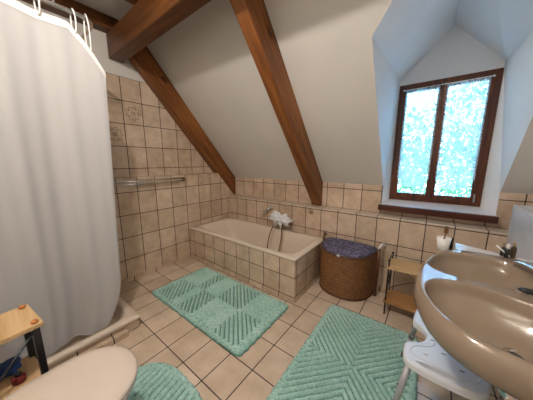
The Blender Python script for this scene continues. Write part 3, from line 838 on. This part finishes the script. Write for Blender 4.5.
# taps
def tap(p, tip, lab, lever, lmat):
    t = thing('basin_tap', lab, 'tap', p, 'basin taps')
    p = Vector(p); q = Vector(tip); d = q - p
    MB().lathe(p, [(.024, 0), (.024, .005), (.018, .010), (.018, .026), (.014, .034)], 18).build('body', M['chrome'], t, True)
    MB().tube(spline([p + Vector((0, 0, .022)), p + d * .4 + Vector((0, 0, .026)), p + d * .85 + Vector((0, 0, .020)), q + Vector((0, 0, .008))]), .0085, 12).build('spout', M['chrome'], t, True)
    MB().ball(Vector(lever), .017, sc=(1.6, .9, .55)).build('lever', lmat, t, True)
tap((2.985, -1.222, .851), (2.955, -1.30, .851), 'chrome tap with black handle between the two basins', (2.927, -1.212, .868), M['black'])
MB().tube([(2.985, -1.222, .878), (2.94, -1.214, .870)], .006, 10).build('lever_arm', M['chrome'], bpy.data.objects['basin_tap'], True)
tap((3.045, -1.10, .851), (2.955, -.885, .851), 'chrome tap with long swivel spout over the far basin', (3.045, -1.10, .89), M['chrome'])

# pale shelf behind the basin and the things standing there
o = MB().prism([(2.75, -.79, .842), (2.758, -.655, .842), (3.098, -.80 + .0, .842), (3.098, -.785, .842), (3.0, -.782, .842)][:2] + [(2.98, -.735, .842), (3.098, -.755, .842), (3.098, -.784, .842), (2.93, -.772, .842), (2.82, -.778, .842)], (0, 0, -.015)).build('basin_shelf', M['shelfpale'], None, loc=(3.098, -.77, .83))
tag(o, 'narrow pale shelf between the far end of the washbasin and the wall', 'shelf')
def cup_at(x, y, z):
    t = thing('toothbrush_cup', 'white tumbler holding a brush on the far left basin rim', 'cup', (x, y, z))
    MB().lathe((x, y, z), [(.022, 0), (.024, .002), (.033, .07), (.031, .07), (.022, .006), (.001, .005)], 20).build('cup', M['white'], t, True)
    b = thing('toothbrush', 'brown brush standing in the white tumbler', 'brush', (x, y, z + .01))
    MB().tube([(x - .008, y, z + .012), (x + .006, y + .004, z + .10)], .004, 8).build('brush_handle', M['hose'], b, True)
    MB().box(x - .005, x + .014, y - .004, y + .014, z + .095, z + .135, .003).build('brush_head', M['hose'], b)
cup_at(2.692, -.845, .8455)
def bottle(x, y, z, r, h, mat, capm, lab, caph=.02):
    t = thing('small_bottle', lab, 'bottle', (x, y, z), 'toiletries on the washbasin rim')
    MB().lathe((x, y, z), [(r * .95, 0), (r, .004), (r, h * .8), (r * .5, h)], 18).build('bottle_body', mat, t, True)
    MB().lathe((x, y, z + h), [(r * .5, 0), (r * .55, .002), (r * .5, caph), (r * .3, caph + .003)], 14).build('cap', capm, t, True)
bottle(2.728, -.815, .8455, .008, .045, M['black'], M['black'], 'thin dark bottle beside the white tumbler')
bottle(2.945, -.80, .8525, .011, .048, M['black'], M['white'], 'dark bottle with white cap at the far tap')
bottle(2.975, -.757, .8435, .011, .062, M['bark'], M['brass'], 'brown bottle in the corner behind the far tap')
bottle(2.94, -.752, .8435, .010, .05, M['iron'], M['brass'], 'short dark bottle next to the brown one')
MBt = MB().tube([(2.905, -.79, .905), (2.955, -.81, .862)], .0035, 8)
tag(MBt.build('razor', M['white'], None, True, loc=(2.93, -.8, .855)), 'thin white stick leaning between the dark bottles', 'toothbrush')
# small chrome rail along the white wall
t = thing('glass_shelf_rail', 'thin chrome rail on the white tiled wall by the far basin', 'rail', (3.1, -.9, .90))
MB().tube([(3.1, -.80, .90), (3.075, -.81, .90), (3.075, -1.2, .90), (3.1, -1.21, .90)], .004, 8).build('rail', M['chrome'], t, True)
MB().tube([(3.1, -.80, .915), (3.065, -.815, .915), (3.065, -1.2, .915), (3.1, -1.21, .915)], .003, 8).build('rail', M['chrome'], t, True)

# ------------------------------------------------------------------ shower stool
t = thing('shower_stool', 'white plastic shower stool with cut-out seat and grey tube legs under the basin', 'stool', (2.74, -1.07, 0))
zs = .44
out = [(2.625, -.822), (2.612, -.86), (2.604, -.95), (2.607, -.985), (2.625, -1.0), (2.648, -1.018), (2.665, -1.045), (2.668, -1.078), (2.660, -1.115), (2.640, -1.143), (2.618, -1.158), (2.594, -1.17), (2.583, -1.195), (2.583, -1.25), (2.592, -1.284), (2.618, -1.306), (2.70, -1.318), (2.80, -1.316), (2.85, -1.30), (2.878, -1.25), (2.892, -1.15), (2.893, -.98), (2.878, -.87), (2.85, -.825), (2.75, -.812), (2.66, -.810)]
oS = smooth2(out, True, 4)
def offs(poly, d, z):
    r = []; n = len(poly)
    for k, (x, y) in enumerate(poly):
        a = Vector(poly[(k - 1) % n]); b = Vector(poly[(k + 1) % n]); tn = (b - a).normalized(); nn = Vector((-tn.y, tn.x)) * d
        r.append((x + nn.x, y + nn.y, z))
    return r
# top sheet as a triangulated fill with raised middle and two grip slots near the ends
bm = bmesh.new()
def loop(pts): 
    vs = [bm.verts.new(p) for p in pts]; return [bm.edges.new((vs[i], vs[(i + 1) % len(vs)])) for i in range(len(vs))]
E1 = loop(offs(oS, .006, zs))
def slot(cx_, cy_, a, b, rot=0):
    return [(cx_ + p[0] * math.cos(rot) - p[1] * math.sin(rot), cy_ + p[0] * math.sin(rot) + p[1] * math.cos(rot), zs) for p in rr(0, 0, a, b, 5, 0, 24)]
sl1 = slot(2.715, -1.284, .088, .0135, .02); sl2 = slot(2.75, -.84, .085, .011, .02)
E = E1 + loop(sl1) + loop(sl2)
holes = [(2.69, -1.092), (2.743, -1.023), (2.734, -1.161), (2.797, -1.099), (2.668, -1.215), (2.795, -1.223), (2.70, -.955), (2.80, -.97)]
for hx, hy in holes: E += loop(slot(hx, hy, .009, .0038, .1))
bmesh.ops.triangle_fill(bm, use_beauty=True, use_dissolve=False, edges=E)
bmesh.ops.recalc_face_normals(bm, faces=bm.faces[:])
bm.verts.index_update()
Vt = [v.co[:] for v in bm.verts]; Ft = [tuple(v.index for v in f.verts) for f in bm.faces]; bm.free()
# open holes only: drop faces whose centre is inside a slot
def ins_slot(c):
    for s in [sl1, sl2] + [slot(hx, hy, .009, .0038, .1) for hx, hy in holes]:
        if sdist([(p[0], p[1]) for p in s], c[0], c[1]) > 1e-5: return True
    return False
Ft = [f for f in Ft if not ins_slot([sum(Vt[i][k] for i in f) / 3 for k in range(2)])]
m = MB().add(Vt, Ft)
m.rings([offs(oS, .006, zs), offs(oS, .001, zs - .003), offs(oS, -.002, zs - .010), offs(oS, -.001, zs - .034), offs(oS, .004, zs - .036)])
for s in [sl1, sl2]: m.rings([s, [(p[0], p[1], zs - .03) for p in s]])
m.build('seat', M['plastic'], t)
# raised panel outline
def inpan():
    R_ = smooth2([(2.640, -.87), (2.640, -.96), (2.690, -1.0), (2.703, -1.07), (2.690, -1.14), (2.62, -1.19), (2.615, -1.245), (2.70, -1.262), (2.82, -1.262), (2.855, -1.21), (2.868, -1.08), (2.862, -.93), (2.84, -.866), (2.74, -.862)], True, 4)
    return [Vector((x, y, zs + .0005)) for x, y in R_]
MB().tube(inpan(), .003, 6, closed=True).build('seat_ridge', M['plastic'], t, True)
MB().prism([(p[0], p[1], zs - .022) for p in sl1], (0, 0, -.004)).build('grip_recess', M['alu'], t)
MB().box(2.69, 2.855, -1.255, -.86, zs - .036, zs - .026, .003).build('hole_shade_plate', M['rubber'], t)  # dark plate added below the seat so the drain holes look shaded
for (ax_, ay_, bx_, by_) in ((2.612, -1.27, 2.538, -1.43), (2.632, -.86, 2.578, -.80), (2.85, -1.27, 2.93, -1.46), (2.86, -.86, 2.95, -.72)):
    A = Vector((ax_, ay_, zs - .03)); B = Vector((bx_, by_, .034 if bx_ < 2.7 else 0))
    mid = A + (B - A) * .45
    lg = MB().tube([A, mid], .0135, 14).tube([mid, B + (A - B) * .05], .0115, 14).build('leg', M['alu'], t, True)
    MB().lathe(B + Vector((0, 0, 0)), [(.02, 0), (.02, .008), (.015, .03)], 16).build('rubber_foot', M['rubber'], lg, True)
    q = A + (B - A) * .5; d = (B - A).normalized()
    MB().tube([q - d * .01, q + d * .01], .0155, 14).build('collar', M['rubber'], lg, True)
    MB().ball(A + (B - A) * .28 + Vector((-.013 if ax_ < 2.7 else .013, 0, 0)), .006).build('height_button', M['rubber'], lg, True)

# ------------------------------------------------------------------ camera
cd = bpy.data.cameras.new('camera'); cam = link(bpy.data.objects.new('camera', cd)); S.camera = cam
cd.sensor_fit = 'HORIZONTAL'; cd.sensor_width = 36; cd.lens = 36 * 216.02 / 533; cd.clip_start = .02
yaw, pit, rol = .6568, -.1753, -.0018
f_ = Vector((-math.sin(yaw) * math.cos(pit), math.cos(yaw) * math.cos(pit), math.sin(pit)))
r_ = Vector((math.cos(yaw), math.sin(yaw), 0)); u_ = r_.cross(f_)
r2 = r_ * math.cos(rol) + u_ * math.sin(rol); u2 = -r_ * math.sin(rol) + u_ * math.cos(rol)
cam.matrix_world = Matrix.Translation((2.6088, -2.3645, 1.335)) @ Matrix((r2, u2, -f_)).transposed().to_4x4()

# ------------------------------------------------------------------ light
w = bpy.data.worlds.new('sky'); S.world = w; w.use_nodes = True
bg = w.node_tree.nodes['Background']; bg.inputs[0].default_value = (.25, .58, 1.0, 1); bg.inputs[1].default_value = 15
pd = bpy.data.lights.new('window_portal', 'AREA'); pd.shape = 'RECTANGLE'; pd.size = WX1 - WX0; pd.size_y = WZ1 - WZ0; pd.cycles.is_portal = True
po = link(bpy.data.objects.new('window_portal', pd)); po.location = ((WX0 + WX1) / 2, YW + .08, (WZ0 + WZ1) / 2); po.rotation_euler = (-PI / 2, 0, 0)
ld = bpy.data.lights.new('ceiling_lamp', 'POINT'); ld.energy = 46; ld.color = (1.0, .93, .86); ld.shadow_soft_size = .035
lo = link(bpy.data.objects.new('ceiling_lamp', ld)); lo.location = (1.85, -2.35, 2.53)

S.view_settings.view_transform = 'Standard'; S.view_settings.look = 'None'; S.view_settings.gamma = 1
S.view_settings.use_curve_mapping = False; S.view_settings.exposure = .38
